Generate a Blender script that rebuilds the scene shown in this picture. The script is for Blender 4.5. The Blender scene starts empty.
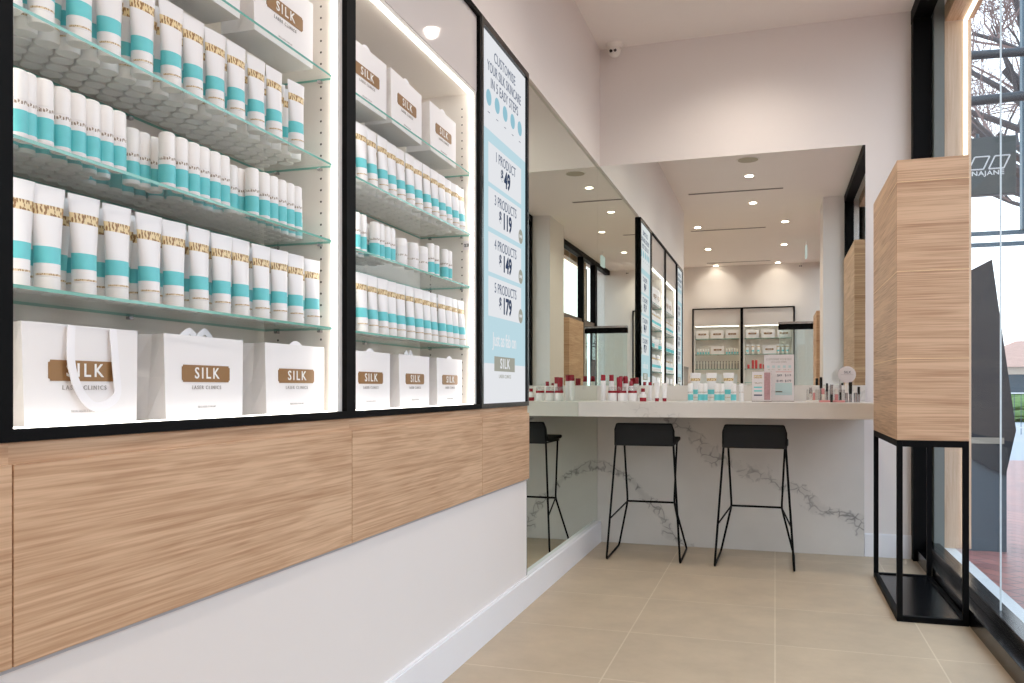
import bpy, bmesh, math, random
from mathutils import Vector, Matrix
R = random.Random(7)
PI = math.pi
SC = bpy.context.scene
COL = SC.collection

# ---------------------------------------------------------------- camera constants (metres)
F = 829.0; EYE = 1.055
TH = math.atan(263.0 / F); CT, ST = math.cos(TH), math.sin(TH)
XL = -1.15          # face of the left wall
XR = 0.82           # inner face of the shopfront
YB = 5.63           # back wall
ZC = 3.385          # ceiling
def y_at(px, x):
    """distance along the room of a point on the plane X=x seen in column px"""
    r = (px - 512.0) / F
    return x * (CT + r * ST) / (r * CT - ST)
def x_at(px, y):
    r = (px - 512.0) / F
    return y * (r * CT - ST) / (CT + r * ST)

# ---------------------------------------------------------------- materials
def lin(c):
    return tuple(((v / 255) / 12.92 if v / 255 <= .04045 else ((v / 255 + .055) / 1.055) ** 2.4) for v in c)
def new_mat(name):
    m = bpy.data.materials.new(name); m.use_nodes = True
    nt = m.node_tree; nt.nodes.clear()
    o = nt.nodes.new('ShaderNodeOutputMaterial')
    return m, nt, o
def pbr(name, rgb, rough=.5, metal=0., spec=.5, bump=0., bscale=200., coat=0., var=0., vscale=3., trans=0.):
    m, nt, o = new_mat(name)
    b = nt.nodes.new('ShaderNodeBsdfPrincipled')
    c = lin(rgb)
    b.inputs['Base Color'].default_value = (*c, 1)
    b.inputs['Roughness'].default_value = rough
    b.inputs['Metallic'].default_value = metal
    b.inputs['Specular IOR Level'].default_value = spec
    b.inputs['Coat Weight'].default_value = coat
    b.inputs['Transmission Weight'].default_value = trans
    tc = nt.nodes.new('ShaderNodeTexCoord')
    n = nt.nodes.new('ShaderNodeTexNoise'); n.inputs['Scale'].default_value = vscale; n.inputs['Detail'].default_value = 4
    nt.links.new(tc.outputs['Object'], n.inputs['Vector'])
    mx = nt.nodes.new('ShaderNodeMix'); mx.data_type = 'RGBA'
    k = 1 - max(var, .015)
    mx.inputs[6].default_value = (c[0] * k, c[1] * k, c[2] * k, 1)
    mx.inputs[7].default_value = (min(1, c[0] / k), min(1, c[1] / k), min(1, c[2] / k), 1)
    nt.links.new(n.outputs['Fac'], mx.inputs[0]); nt.links.new(mx.outputs[2], b.inputs['Base Color'])
    if bump:
        n2 = nt.nodes.new('ShaderNodeTexNoise'); n2.inputs['Scale'].default_value = bscale
        nt.links.new(tc.outputs['Object'], n2.inputs['Vector'])
        bp = nt.nodes.new('ShaderNodeBump'); bp.inputs['Strength'].default_value = bump; bp.inputs['Distance'].default_value = .002
        nt.links.new(n2.outputs['Fac'], bp.inputs['Height']); nt.links.new(bp.outputs['Normal'], b.inputs['Normal'])
    nt.links.new(b.outputs[0], o.inputs[0])
    return m
def emit(name, rgb, s):
    m, nt, o = new_mat(name)
    e = nt.nodes.new('ShaderNodeEmission'); e.inputs[0].default_value = (*lin(rgb), 1); e.inputs[1].default_value = s
    nt.links.new(e.outputs[0], o.inputs[0]); return m
def glass_mat(name, tint, gloss=1., ior=1.5, add=0.):
    """thin pane: what is not mirrored passes straight through"""
    m, nt, o = new_mat(name)
    t = nt.nodes.new('ShaderNodeBsdfTransparent'); t.inputs[0].default_value = (*tint, 1)
    g = nt.nodes.new('ShaderNodeBsdfGlossy'); g.inputs['Roughness'].default_value = 0.0
    fr = nt.nodes.new('ShaderNodeLayerWeight'); fr.inputs[0].default_value = .5
    pw = nt.nodes.new('ShaderNodeMath'); pw.operation = 'POWER'; pw.inputs[1].default_value = 5
    ma = nt.nodes.new('ShaderNodeMath'); ma.operation = 'MULTIPLY_ADD'; ma.inputs[1].default_value = .96 * gloss; ma.inputs[2].default_value = .04 * gloss + add
    mx = nt.nodes.new('ShaderNodeMixShader')
    nt.links.new(fr.outputs['Facing'], pw.inputs[0]); nt.links.new(pw.outputs[0], ma.inputs[0]); nt.links.new(ma.outputs[0], mx.inputs[0])
    nt.links.new(t.outputs[0], mx.inputs[1]); nt.links.new(g.outputs[0], mx.inputs[2]); nt.links.new(mx.outputs[0], o.inputs[0])
    return m
def wood(name, base, dark, grain='Y', joint=None, rough=.45):
    """oak veneer: grain runs along the axis GRAIN"""
    m, nt, o = new_mat(name); L = nt.links.new
    b = nt.nodes.new('ShaderNodeBsdfPrincipled'); b.inputs['Roughness'].default_value = rough
    b.inputs['Specular IOR Level'].default_value = .35
    tc = nt.nodes.new('ShaderNodeTexCoord')
    mp = nt.nodes.new('ShaderNodeMapping')
    s = {'X': (.55, 9, 9), 'Y': (9, .55, 9), 'Z': (9, 9, .55), 'XY': (.4, .4, 9)}[grain]
    mp.inputs['Scale'].default_value = s
    L(tc.outputs['Object'], mp.inputs['Vector'])
    n1 = nt.nodes.new('ShaderNodeTexNoise'); n1.inputs['Scale'].default_value = 1.6; n1.inputs['Detail'].default_value = 5; n1.inputs['Distortion'].default_value = 1.6 if grain != 'XY' else .3
    L(mp.outputs[0], n1.inputs['Vector'])
    mp2 = nt.nodes.new('ShaderNodeMapping'); mp2.inputs['Scale'].default_value = tuple(v * 14 if v > 1 else v * 5 for v in s)
    L(tc.outputs['Object'], mp2.inputs['Vector'])
    n2 = nt.nodes.new('ShaderNodeTexNoise'); n2.inputs['Scale'].default_value = 1.5; n2.inputs['Detail'].default_value = 6
    L(mp2.outputs[0], n2.inputs['Vector'])
    wv = nt.nodes.new('ShaderNodeMath'); wv.operation = 'MULTIPLY'; wv.inputs[1].default_value = 34
    L(n1.outputs['Fac'], wv.inputs[0])
    sn = nt.nodes.new('ShaderNodeMath'); sn.operation = 'SINE'; L(wv.outputs[0], sn.inputs[0])
    a1 = nt.nodes.new('ShaderNodeMath'); a1.operation = 'MULTIPLY_ADD'; a1.inputs[1].default_value = .05; a1.inputs[2].default_value = -.02
    L(sn.outputs[0], a1.inputs[0])
    a2 = nt.nodes.new('ShaderNodeMath'); a2.operation = 'ADD'; L(a1.outputs[0], a2.inputs[0]); L(n2.outputs['Fac'], a2.inputs[1])
    a3 = nt.nodes.new('ShaderNodeMath'); a3.operation = 'MULTIPLY_ADD'; a3.inputs[1].default_value = {'XY': .8, 'Y': .7}.get(grain, .5); L(n1.outputs['Fac'], a3.inputs[0]); L(a2.outputs[0], a3.inputs[2])
    cr = nt.nodes.new('ShaderNodeValToRGB')
    cr.color_ramp.elements[0].position = {'XY': .62, 'Y': .55}.get(grain, .46); cr.color_ramp.elements[0].color = (*lin(dark), 1)
    cr.color_ramp.elements[1].position = {'XY': 1.0, 'Y': 1.07}.get(grain, .95); cr.color_ramp.elements[1].color = (*lin(base), 1)
    L(a3.outputs[0], cr.inputs[0]); L(cr.outputs[0], b.inputs['Base Color'])
    L(b.outputs[0], o.inputs[0]); return m

M = {}
M['wall'] = pbr('warm_white_paint', (229, 222, 218), .75, bump=.05, bscale=300)
M['ceil'] = pbr('ceiling_paint', (243, 237, 232), .8)
M['white'] = pbr('white_laminate', (236, 231, 224), .4)
M['skirt'] = pbr('skirting_gloss_white', (236, 235, 238), .3)
M['black'] = pbr('black_powder_coat', (4, 4, 5), .6, spec=.12)
M['blackg'] = pbr('black_gloss_metal', (5, 7, 11), .2, spec=.4)
M['fascia'] = pbr('back_painted_glass', (220, 214, 211), .04, spec=.5)
M['oak'] = wood('oak_panel', (215, 180, 147), (174, 134, 101), 'Y')
M['oakx'] = wood('oak_box', (216, 180, 147), (170, 129, 97), 'XY')
M['oakz'] = wood('oak_reveal', (214, 190, 166), (192, 164, 138), 'Z')
M['goldline'] = pbr('pale_gold_inlay', (236, 204, 160), .4)
M['led'] = emit('led_strip', (255, 249, 240), 5.5)
M['ledw'] = emit('led_strip_warm', (255, 242, 222), 3.)
M['lamp'] = emit('downlight_lens', (255, 240, 220), 22.)
M['mirror'] = pbr('mirror_silver', (242, 246, 241), 0., metal=1.)
M['mirrorl'] = pbr('mirror_silver_tinted', (228, 236, 226), 0., metal=1.)
M['glass'] = glass_mat('window_glass', (.95, .975, .98), .14)
M['shelfg'] = glass_mat('shelf_glass', (.975, .99, .983), .45)
M['shelfe'] = pbr('shelf_glass_green_edge', (120, 186, 172), .12, spec=.8)
M['seam'] = pbr('silicone_seam', (220, 230, 235), .2)
M['tube'] = pbr('white_tube_plastic', (240, 238, 238), .3)
M['cap'] = pbr('white_cap_plastic', (244, 242, 240), .35)
M['teal'] = pbr('teal_label', (108, 206, 211), .4, var=.08, vscale=60)
M['red'] = pbr('dark_red_plastic', (150, 24, 42), .25)
M['paper'] = pbr('white_paper', (240, 237, 236), .6)
M['paperin'] = pbr('cream_paper', (232, 222, 212), .7)
M['plate'] = pbr('bronze_gold_foil', (150, 112, 70), .38, metal=.2)
M['platelt'] = pbr('grey_beige_logo', (176, 176, 164), .5)
M['ink'] = pbr('grey_ink', (168, 162, 158), .6)
M['inkl'] = pbr('faint_ink', (206, 202, 200), .6)
M['navy'] = pbr('navy_ink', (58, 72, 96), .6)
M['dark'] = pbr('dark_hole', (70, 66, 62), .6)
M['ribbon'] = pbr('white_satin_ribbon', (246, 244, 246), .3)
M['chrome'] = pbr('brushed_chrome', (190, 186, 188), .22, metal=.9)
M['pink'] = pbr('pink_gloss', (226, 158, 158), .2)
M['clear'] = glass_mat('clear_acrylic', (.9, .89, .88), 1.0, 1.5, .08)
M['lcdw'] = emit('display_white', (240, 242, 246), .72)
M['lcdb'] = emit('display_blue', (198, 228, 238), .72)
M['lcdc'] = emit('display_icon_blue', (160, 208, 224), .68)
M['inkb'] = emit('display_navy', (58, 72, 100), .7); M['inkg'] = emit('display_beige', (172, 172, 160), .7)
M['inks'] = emit('display_soft_ink', (112, 122, 142), .7)
M['seat'] = pbr('black_upholstery', (13, 13, 14), .8, bump=.2, bscale=500)
M['rubber'] = pbr('dark_lens', (14, 14, 16), .15)
M['card'] = pbr('poster_card', (232, 226, 228), .5)
M['photo'] = pbr('portrait_print', (176, 138, 142), .5, var=.35, vscale=90)
M['mint'] = pbr('pale_mint_print', (196, 220, 222), .5)
M['slot'] = pbr('slot_diffuser', (110, 104, 100), .6)
M['kiosk'] = pbr('dark_slate_cladding', (12, 22, 32), .45)
M['kiosk2'] = pbr('blue_grey_cladding', (66, 80, 90), .5)
M['pipe'] = pbr('dark_grey_pipe', (44, 50, 56), .5)
M['bark'] = pbr('grey_bark', (74, 70, 72), .9, var=.25, vscale=8)
M['twig'] = pbr('rusty_twigs', (118, 98, 94), .9, var=.2)
M['steel'] = pbr('painted_steel', (66, 88, 100), .5)
M['sign'] = pbr('sign_face', (52, 62, 64), .35)
M['signtxt'] = pbr('sign_letters', (214, 218, 220), .4)
M['render'] = pbr('house_render', (214, 200, 186), .8)
M['tiles'] = pbr('terracotta_tiles', (178, 142, 126), .8, var=.15, vscale=5)
M['hedge'] = pbr('hedge_leaf', (120, 150, 96), .9, var=.35, vscale=6)
M['road'] = pbr('asphalt', (170, 172, 176), .8)
M['concrete'] = pbr('pale_concrete', (214, 216, 216), .6)
M['greyrender'] = pbr('grey_render', (128, 132, 128), .8)

def gold_text(name, colg, colb, sc=210):
    m, nt, o = new_mat(name); L = nt.links.new
    b = nt.nodes.new('ShaderNodeBsdfPrincipled'); b.inputs['Roughness'].default_value = .35
    tc = nt.nodes.new('ShaderNodeTexCoord'); mp = nt.nodes.new('ShaderNodeMapping'); mp.inputs['Scale'].default_value = (1, 1, .35)
    L(tc.outputs['Object'], mp.inputs['Vector'])
    n = nt.nodes.new('ShaderNodeTexVoronoi'); n.inputs['Scale'].default_value = sc
    L(mp.outputs[0], n.inputs['Vector'])
    g = nt.nodes.new('ShaderNodeMath'); g.operation = 'GREATER_THAN'; g.inputs[1].default_value = .45
    L(n.outputs['Distance'], g.inputs[0])
    mx = nt.nodes.new('ShaderNodeMix'); mx.data_type = 'RGBA'
    mx.inputs[6].default_value = (*lin(colg), 1); mx.inputs[7].default_value = (*lin(colb), 1)
    L(g.outputs[0], mx.inputs[0]); L(mx.outputs[2], b.inputs['Base Color']); L(b.outputs[0], o.inputs[0]); return m
M['gold'] = gold_text('gold_foil_print', (150, 108, 56), (230, 208, 160), 270)
M['goldthin'] = gold_text('gold_fine_print', (160, 120, 74), (226, 208, 176), 520)
M['inkthin'] = gold_text('dark_fine_print', (150, 132, 116), (240, 236, 232), 420)

def marble(name, base, vein, rough=.25):
    m, nt, o = new_mat(name); L = nt.links.new
    b = nt.nodes.new('ShaderNodeBsdfPrincipled'); b.inputs['Roughness'].default_value = rough
    tc = nt.nodes.new('ShaderNodeTexCoord')
    mp = nt.nodes.new('ShaderNodeMapping'); mp.inputs['Rotation'].default_value = (0, math.radians(-32), 0)
    L(tc.outputs['Object'], mp.inputs['Vector'])
    n = nt.nodes.new('ShaderNodeTexNoise'); n.inputs['Scale'].default_value = 1.5; n.inputs['Detail'].default_value = 8; n.inputs['Roughness'].default_value = .6
    L(mp.outputs[0], n.inputs['Vector'])
    w = nt.nodes.new('ShaderNodeTexWave'); w.bands_direction = 'Z'; w.inputs['Scale'].default_value = .45; w.inputs['Distortion'].default_value = 4.5
    w.inputs['Detail'].default_value = 7; w.inputs['Detail Scale'].default_value = 2.6; w.inputs['Detail Roughness'].default_value = .62; w.inputs['Phase Offset'].default_value = 2.2
    L(mp.outputs[0], w.inputs['Vector'])
    r = nt.nodes.new('ShaderNodeValToRGB')
    r.color_ramp.elements[0].position = .0; r.color_ramp.elements[0].color = (1, 1, 1, 1)
    r.color_ramp.elements[1].position = .05; r.color_ramp.elements[1].color = (0, 0, 0, 1)
    L(w.outputs['Fac'], r.inputs[0])
    wn = nt.nodes.new('ShaderNodeTexNoise'); wn.inputs['Scale'].default_value = 9; L(tc.outputs['Object'], wn.inputs['Vector'])
    wm = nt.nodes.new('ShaderNodeMix'); wm.data_type = 'VECTOR'; wm.inputs[0].default_value = .12; L(tc.outputs['Object'], wm.inputs[4]); L(wn.outputs['Color'], wm.inputs[5])
    vo = nt.nodes.new('ShaderNodeTexVoronoi'); vo.feature = 'DISTANCE_TO_EDGE'; vo.inputs['Scale'].default_value = 17; L(wm.outputs[1], vo.inputs['Vector'])
    er = nt.nodes.new('ShaderNodeMapRange'); er.inputs[1].default_value = .0; er.inputs[2].default_value = .10; er.inputs[3].default_value = 1.5; er.inputs[4].default_value = .30
    L(vo.outputs['Distance'], er.inputs[0])
    mu0 = nt.nodes.new('ShaderNodeMath'); mu0.operation = 'MULTIPLY'; L(r.outputs[0], mu0.inputs[0]); L(n.outputs['Fac'], mu0.inputs[1])
    mu = nt.nodes.new('ShaderNodeMath'); mu.operation = 'MULTIPLY'; mu.use_clamp = True; L(mu0.outputs[0], mu.inputs[0]); L(er.outputs[0], mu.inputs[1])
    mx = nt.nodes.new('ShaderNodeMix'); mx.data_type = 'RGBA'
    mx.inputs[6].default_value = (*lin(base), 1); mx.inputs[7].default_value = (*lin(vein), 1)
    L(mu.outputs[0], mx.inputs[0])
    n2 = nt.nodes.new('ShaderNodeTexNoise'); n2.inputs['Scale'].default_value = 3; n2.inputs['Detail'].default_value = 6
    L(tc.outputs['Object'], n2.inputs['Vector'])
    mx2 = nt.nodes.new('ShaderNodeMix'); mx2.data_type = 'RGBA'; mx2.blend_type = 'MULTIPLY'; mx2.inputs[0].default_value = .22
    L(mx.outputs[2], mx2.inputs[6]); L(n2.outputs['Fac'], mx2.inputs[7]); L(mx2.outputs[2], b.inputs['Base Color'])
    L(b.outputs[0], o.inputs[0]); return m
M['marble'] = marble('veined_marble', (224, 219, 213), (118, 114, 114))
M['stone'] = marble('counter_stone', (236, 230, 223), (200, 194, 188), .3)

def brick_mat(name, c1, c2, mortar, sx, sy, msize, rough, ox=0., oy=0., offset=.0, bump=0., rot=0., cvar=True):
    m, nt, o = new_mat(name); L = nt.links.new
    b = nt.nodes.new('ShaderNodeBsdfPrincipled'); b.inputs['Roughness'].default_value = rough
    tc = nt.nodes.new('ShaderNodeTexCoord')
    mp = nt.nodes.new('ShaderNodeMapping'); mp.inputs['Location'].default_value = (ox, oy, 0); mp.inputs['Rotation'].default_value = (0, 0, rot)
    L(tc.outputs['Object'], mp.inputs['Vector'])
    br = nt.nodes.new('ShaderNodeTexBrick'); br.offset = offset; br.squash = 1
    br.inputs['Scale'].default_value = 1; br.inputs['Brick Width'].default_value = sx; br.inputs['Row Height'].default_value = sy
    br.inputs['Mortar Size'].default_value = msize; br.inputs['Mortar Smooth'].default_value = .1
    br.inputs['Color1'].default_value = (*lin(c1), 1); br.inputs['Color2'].default_value = (*lin(c2), 1); br.inputs['Mortar'].default_value = (*lin(mortar), 1)
    L(mp.outputs[0], br.inputs['Vector'])
    n = nt.nodes.new('ShaderNodeTexNoise'); n.inputs['Scale'].default_value = 4; n.inputs['Detail'].default_value = 8; n.inputs['Roughness'].default_value = .65
    L(tc.outputs['Object'], n.inputs['Vector'])
    mr = nt.nodes.new('ShaderNodeMapRange'); mr.inputs[1].default_value = .25; mr.inputs[2].default_value = .75; mr.inputs[3].default_value = .82; mr.inputs[4].default_value = 1.08
    L(n.outputs['Fac'], mr.inputs[0])
    mx = nt.nodes.new('ShaderNodeMix'); mx.data_type = 'RGBA'; mx.blend_type = 'MULTIPLY'; mx.inputs[0].default_value = 1
    L(br.outputs['Color'], mx.inputs[6]); L(mr.outputs[0], mx.inputs[7]); L(mx.outputs[2], b.inputs['Base Color'])
    if bump:
        bp = nt.nodes.new('ShaderNodeBump'); bp.inputs['Strength'].default_value = bump; bp.inputs['Distance'].default_value = .004; bp.invert = True
        L(br.outputs['Fac'], bp.inputs['Height']); L(bp.outputs['Normal'], b.inputs['Normal'])
    L(b.outputs[0], o.inputs[0]); return m
M['floor'] = brick_mat('porcelain_tile', (190, 170, 144), (184, 165, 140), (206, 190, 166), .6, .6, .003, .42, 0., .03)
M['paver'] = brick_mat('red_brick_paving', (166, 108, 98), (146, 98, 94), (104, 84, 82), .23, .115, .006, .4, offset=.5, bump=.5, rot=1.0)

# ---------------------------------------------------------------- mesh helpers
def finish(bm, name, mats, parent=None, smooth=False, loc=None):
    bmesh.ops.recalc_face_normals(bm, faces=bm.faces)
    me = bpy.data.meshes.new(name); bm.to_mesh(me); bm.free()
    for mm in (mats if isinstance(mats, (list, tuple)) else [mats]): me.materials.append(mm)
    if smooth:
        for p in me.polygons: p.use_smooth = True
        try: me.set_sharp_from_angle(angle=math.radians(smooth if smooth is not True else 40))
        except Exception: pass
    o = bpy.data.objects.new(name, me); COL.objects.link(o)
    if loc: o.location = loc
    if parent: o.parent = parent
    return o
def box_to(bm, x0, x1, y0, y1, z0, z1, mi=0, bev=0.):
    vs = [bm.verts.new((x, y, z)) for x in (x0, x1) for y in (y0, y1) for z in (z0, z1)]
    fs = [(0, 1, 3, 2), (4, 6, 7, 5), (0, 4, 5, 1), (2, 3, 7, 6), (0, 2, 6, 4), (1, 5, 7, 3)]
    out = []
    for f in fs:
        q = bm.faces.new([vs[i] for i in f]); q.material_index = mi; out.append(q)
    if bev:
        es = {e for f in out for e in f.edges}
        bmesh.ops.recalc_face_normals(bm, faces=out)
        r = bmesh.ops.bevel(bm, geom=list(es), offset=bev, segments=2, affect='EDGES', profile=.5)
        for f in r['faces']: f.material_index = mi
    return out
def box(name, x0, x1, y0, y1, z0, z1, mat, parent=None, bev=0.):
    bm = bmesh.new(); box_to(bm, x0, x1, y0, y1, z0, z1, 0, bev); return finish(bm, name, mat, parent)
def boxes(name, lst, mat, parent=None, bev=0.):
    bm = bmesh.new()
    for b in lst: box_to(bm, *b[:6], b[6] if len(b) > 6 else 0, bev)
    return finish(bm, name, mat, parent)
def lathe_to(bm, prof, cx=0, cy=0, n=16, cap_t=True, cap_b=True):
    """prof: [(r, z, material of the band above)]"""
    rings = []
    for p in prof:
        r, z = p[0], p[1]
        rings.append([bm.verts.new((cx + r * math.cos(2 * PI * i / n), cy + r * math.sin(2 * PI * i / n), z)) for i in range(n)])
    for k in range(len(prof) - 1):
        mi = prof[k][2] if len(prof[k]) > 2 else 0
        for i in range(n):
            f = bm.faces.new((rings[k][i], rings[k][(i + 1) % n], rings[k + 1][(i + 1) % n], rings[k + 1][i])); f.material_index = mi
    if cap_b: bm.faces.new(rings[0][::-1]).material_index = prof[0][2] if len(prof[0]) > 2 else 0
    if cap_t: bm.faces.new(rings[-1]).material_index = prof[-2][2] if len(prof[-2]) > 2 else 0
def lathe(name, prof, mats, parent=None, n=16, loc=None):
    bm = bmesh.new(); lathe_to(bm, prof, n=n); return finish(bm, name, mats, parent, smooth=35, loc=loc)
def tube_to(bm, pts, rad, n=8, mi=0):
    pts = [Vector(p) for p in pts]
    if not isinstance(rad, (list, tuple)): rad = [rad] * len(pts)
    up = None; rings = []
    for i, p in enumerate(pts):
        if i == 0: d = pts[1] - p
        elif i == len(pts) - 1: d = p - pts[i - 1]
        else: d = (pts[i + 1] - p).normalized() + (p - pts[i - 1]).normalized()
        d.normalize()
        if up is None: up = d.orthogonal().normalized()
        else:
            up = up - d * up.dot(d)
            up = up.normalized() if up.length > 1e-6 else d.orthogonal().normalized()
        s = d.cross(up)
        rings.append([bm.verts.new(p + (up * math.cos(2 * PI * k / n) + s * math.sin(2 * PI * k / n)) * rad[i]) for k in range(n)])
    for a, b in zip(rings, rings[1:]):
        for k in range(n):
            bm.faces.new((a[k], a[(k + 1) % n], b[(k + 1) % n], b[k])).material_index = mi
    bm.faces.new(rings[0][::-1]).material_index = mi; bm.faces.new(rings[-1]).material_index = mi
def fillet(pts, r, n=4):
    """round the corners of a polyline"""
    P = [Vector(p) for p in pts]; out = [P[0]]
    for a, b, c in zip(P, P[1:], P[2:]):
        u = (a - b); v = (c - b); k = min(r, u.length * .45, v.length * .45)
        p0 = b + u.normalized() * k; p1 = b + v.normalized() * k
        for i in range(n + 1):
            t = i / n; out.append(p0 * (1 - t) ** 2 + b * 2 * t * (1 - t) + p1 * t * t)
    out.append(P[-1]); return out
def empty(name, loc=(0, 0, 0), rz=0.):
    o = bpy.data.objects.new(name, None); COL.objects.link(o); o.empty_display_size = .1
    o.location = loc; o.rotation_euler = (0, 0, rz); return o
def tag(o, label, cat, group=None, kind=None):
    o['label'] = label; o['category'] = cat
    if group: o['group'] = group
    if kind: o['kind'] = kind
    return o
def struct(o): o['kind'] = 'structure'; return o
def copy_tree(o, parent=None):
    c = o.copy(); COL.objects.link(c); c.parent = parent
    for ch in KIDS(o): copy_tree(ch, c)
    return c
def KIDS(o): return [x for x in list(o.children)]
TXT = {}
def text_mesh(s, size, ext=.0004, spacing=1.0, squash=1.0, bold=0.):
    k = (s, size, spacing, squash, bold)
    if k in TXT: return TXT[k]
    cu = bpy.data.curves.new('lettering', 'FONT'); cu.body = s; cu.size = size; cu.align_x = 'CENTER'; cu.align_y = 'CENTER'
    cu.extrude = ext; cu.space_character = spacing; cu.resolution_u = 3; cu.offset = bold
    t = bpy.data.objects.new('tmp', cu); COL.objects.link(t)
    bpy.context.view_layer.update()
    me = bpy.data.meshes.new_from_object(t.evaluated_get(bpy.context.evaluated_depsgraph_get()))
    bpy.data.objects.remove(t)
    if squash != 1:
        for v in me.vertices: v.co.x *= squash
    me.name = 'lettering'; TXT[k] = me; return me
def text(s, size, loc, mat, parent, spacing=1., squash=1., rot=(PI / 2, 0, PI / 2), bold=0., name='lettering'):
    me = text_mesh(s, size, spacing=spacing, squash=squash, bold=bold).copy()
    me.materials.clear(); me.materials.append(mat)
    o = bpy.data.objects.new(name, me); COL.objects.link(o); o.location = loc; o.rotation_euler = rot
    o.parent = parent; return o
ORD = 'first second third fourth fifth sixth seventh eighth ninth tenth eleventh twelfth thirteenth fourteenth fifteenth sixteenth'.split()

# ================================================================ THE SETTING
Y4_ = 3.862
RX0, RY0 = -3.6, -5.35   # far corner of the room behind the camera
struct(box('floor', RX0, XR + .02, RY0, YB + .05, -.05, 0, M['floor']))
struct(box('ceiling', RX0, XR + .3, RY0, YB + .25, ZC, ZC + .08, M['ceil']))
struct(box('wall_back', XL - .4, XR + .27, YB, YB + .2, -.05, ZC, M['wall']))
struct(boxes('wall_left', [(-1.5, XL, .1, Y4_, 0, .617), (-1.5, XL - .026, Y4_, YB, 0, .617), (-1.5, XL, .1, YB, 2.58, ZC), (-1.5, XL, .1, .327, .617, 2.58),
      (-1.5, XL - .026, Y4_, YB, .617, 2.58), (-1.5, XL, .327, Y4_, .617, .969), (-1.56, -1.5, .1, YB, 0, ZC)], M['wall']))
struct(box('wall_rear', RX0, XR + .3, RY0 - .1, RY0, 0, ZC, M['wall']))
struct(box('wall_side', RX0 - .1, RX0, RY0, .2, 0, ZC, M['wall']))
struct(box('wall_return', RX0, -1.56, .1, .2, 0, ZC, M['wall']))
struct(boxes('wall_right', [(.560, XR + .3, -.32, .45, 0, ZC), (XR, XR + .12, RY0, -5.2, 0, ZC)], M['wall']))
struct(boxes('baseboard_left', [(XL - .025, XL + .014, .1, YB, 0, .138), (XL - .025, XL + .010, .1, YB, .138, .145)], M['skirt']))
struct(boxes('baseboard_back', [(.535, XR, YB - .014, YB, 0, .138), (.535, XR, YB - .010, YB, .138, .145)], M['skirt']))
# marble cladding under the counter
struct(box('trim_1', XL - .0145, .532, YB - .022, YB, 0, .88, M['marble'], bev=.001))

# shopfront glazing
def shopfront(name, ya, yb, seams):
    w = empty(name, (XR, ya, 0)); struct(w)
    def P(n, a, b, c, d, e, f, m, bev=.002):
        bm = bmesh.new(); box_to(bm, a - XR, b - XR, c - ya, d - ya, e, f, 0, bev); o = finish(bm, n, m, w); return o
    P('kick_rail', XR, XR + .05, ya, yb, 0, .075, M['blackg'])
    P('bottom_rail', XR + .05, XR + .12, ya, yb, 0, .125, M['blackg'])
    P('outer_sill', XR + .12, XR + .205, ya, yb, -.02, .10, M['concrete'])
    P('head_beam', XR - .02, XR + .08, ya, yb, 3.30, ZC, M['black'])
    P('post', XR - .018, XR + .082, ya, ya + .08, .0, 3.30, M['black'])
    P('post', XR - .018, XR + .082, yb - .08, yb, .0, 3.30, M['black'])
    ys = [ya + .08] + seams + [yb - .08]
    for a, b in zip(ys, ys[1:]):
        bm = bmesh.new(); box_to(bm, .076, .082, a + .003 - ya, b - .003 - ya, .12, 3.31); finish(bm, 'glass_pane', M['glass'], w)
    for s in seams: P('pane_joint', XR + .0757, XR + .0823, s - .0012, s + .0012, .12, 3.31, M['seam'], 0)
    return w
w1 = shopfront('window_1', .45, YB, [y_at(1001, XR + .08)])
w2 = shopfront('window_2', -3.75, -.32, [-2.05])
def P2(w, n, a, b, c, d, e, f, m, bev=.002):
    bm = bmesh.new(); x, y, z = w.location; box_to(bm, a - x, b - x, c - y, d - y, e - z, f - z, 0, bev); return finish(bm, n, m, w)
w3 = shopfront('added_fill_window', -5.2, -3.76, [])  # glazing added in place of wall so daylight brightens the rear room
P2(w2, 'transom', XR + .0, XR + .09, -3.67, -.4, 2.12, 2.24, pbr('bronze_brown_metal', (92, 74, 66), .4))
P2(w2, 'post', XR - .018, XR + .082, -2.75, -2.65, .0, 3.30, M['black'])

# timber portal with LED line outside each window
for k, (w, ya, yb) in enumerate(((w1, .45, YB - .13), (w2, -3.62, -.32))):
    P2(w, 'portal_jamb', XR + .145, XR + .288, yb, yb + .1, .10, 3.24, M['oakz'])
    P2(w, 'portal_jamb', XR + .145, XR + .30, ya - .1, ya, .10, 3.24, M['oakz'])
    P2(w, 'portal_soffit', XR + .145, XR + .30, ya, yb, 3.24, 3.34, M['oak'])
    e = P2(w, 'led_line', XR + .245, XR + .265, yb - .012, yb - .001, .12, 3.236, M['ledw'], 0)
    if k: P2(w, 'led_line', XR + .245, XR + .265, ya + .001, ya + .012, .12, 3.236, M['ledw'], 0)
    P2(w, 'led_line', XR + .245, XR + .265, ya, yb - .012, 3.228, 3.239, M['ledw'], 0)
    P2(w, 'plaster_return', XR + .09, XR + .145, yb, yb + .1, .10, 3.40, M['greyrender'], 0)

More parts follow.
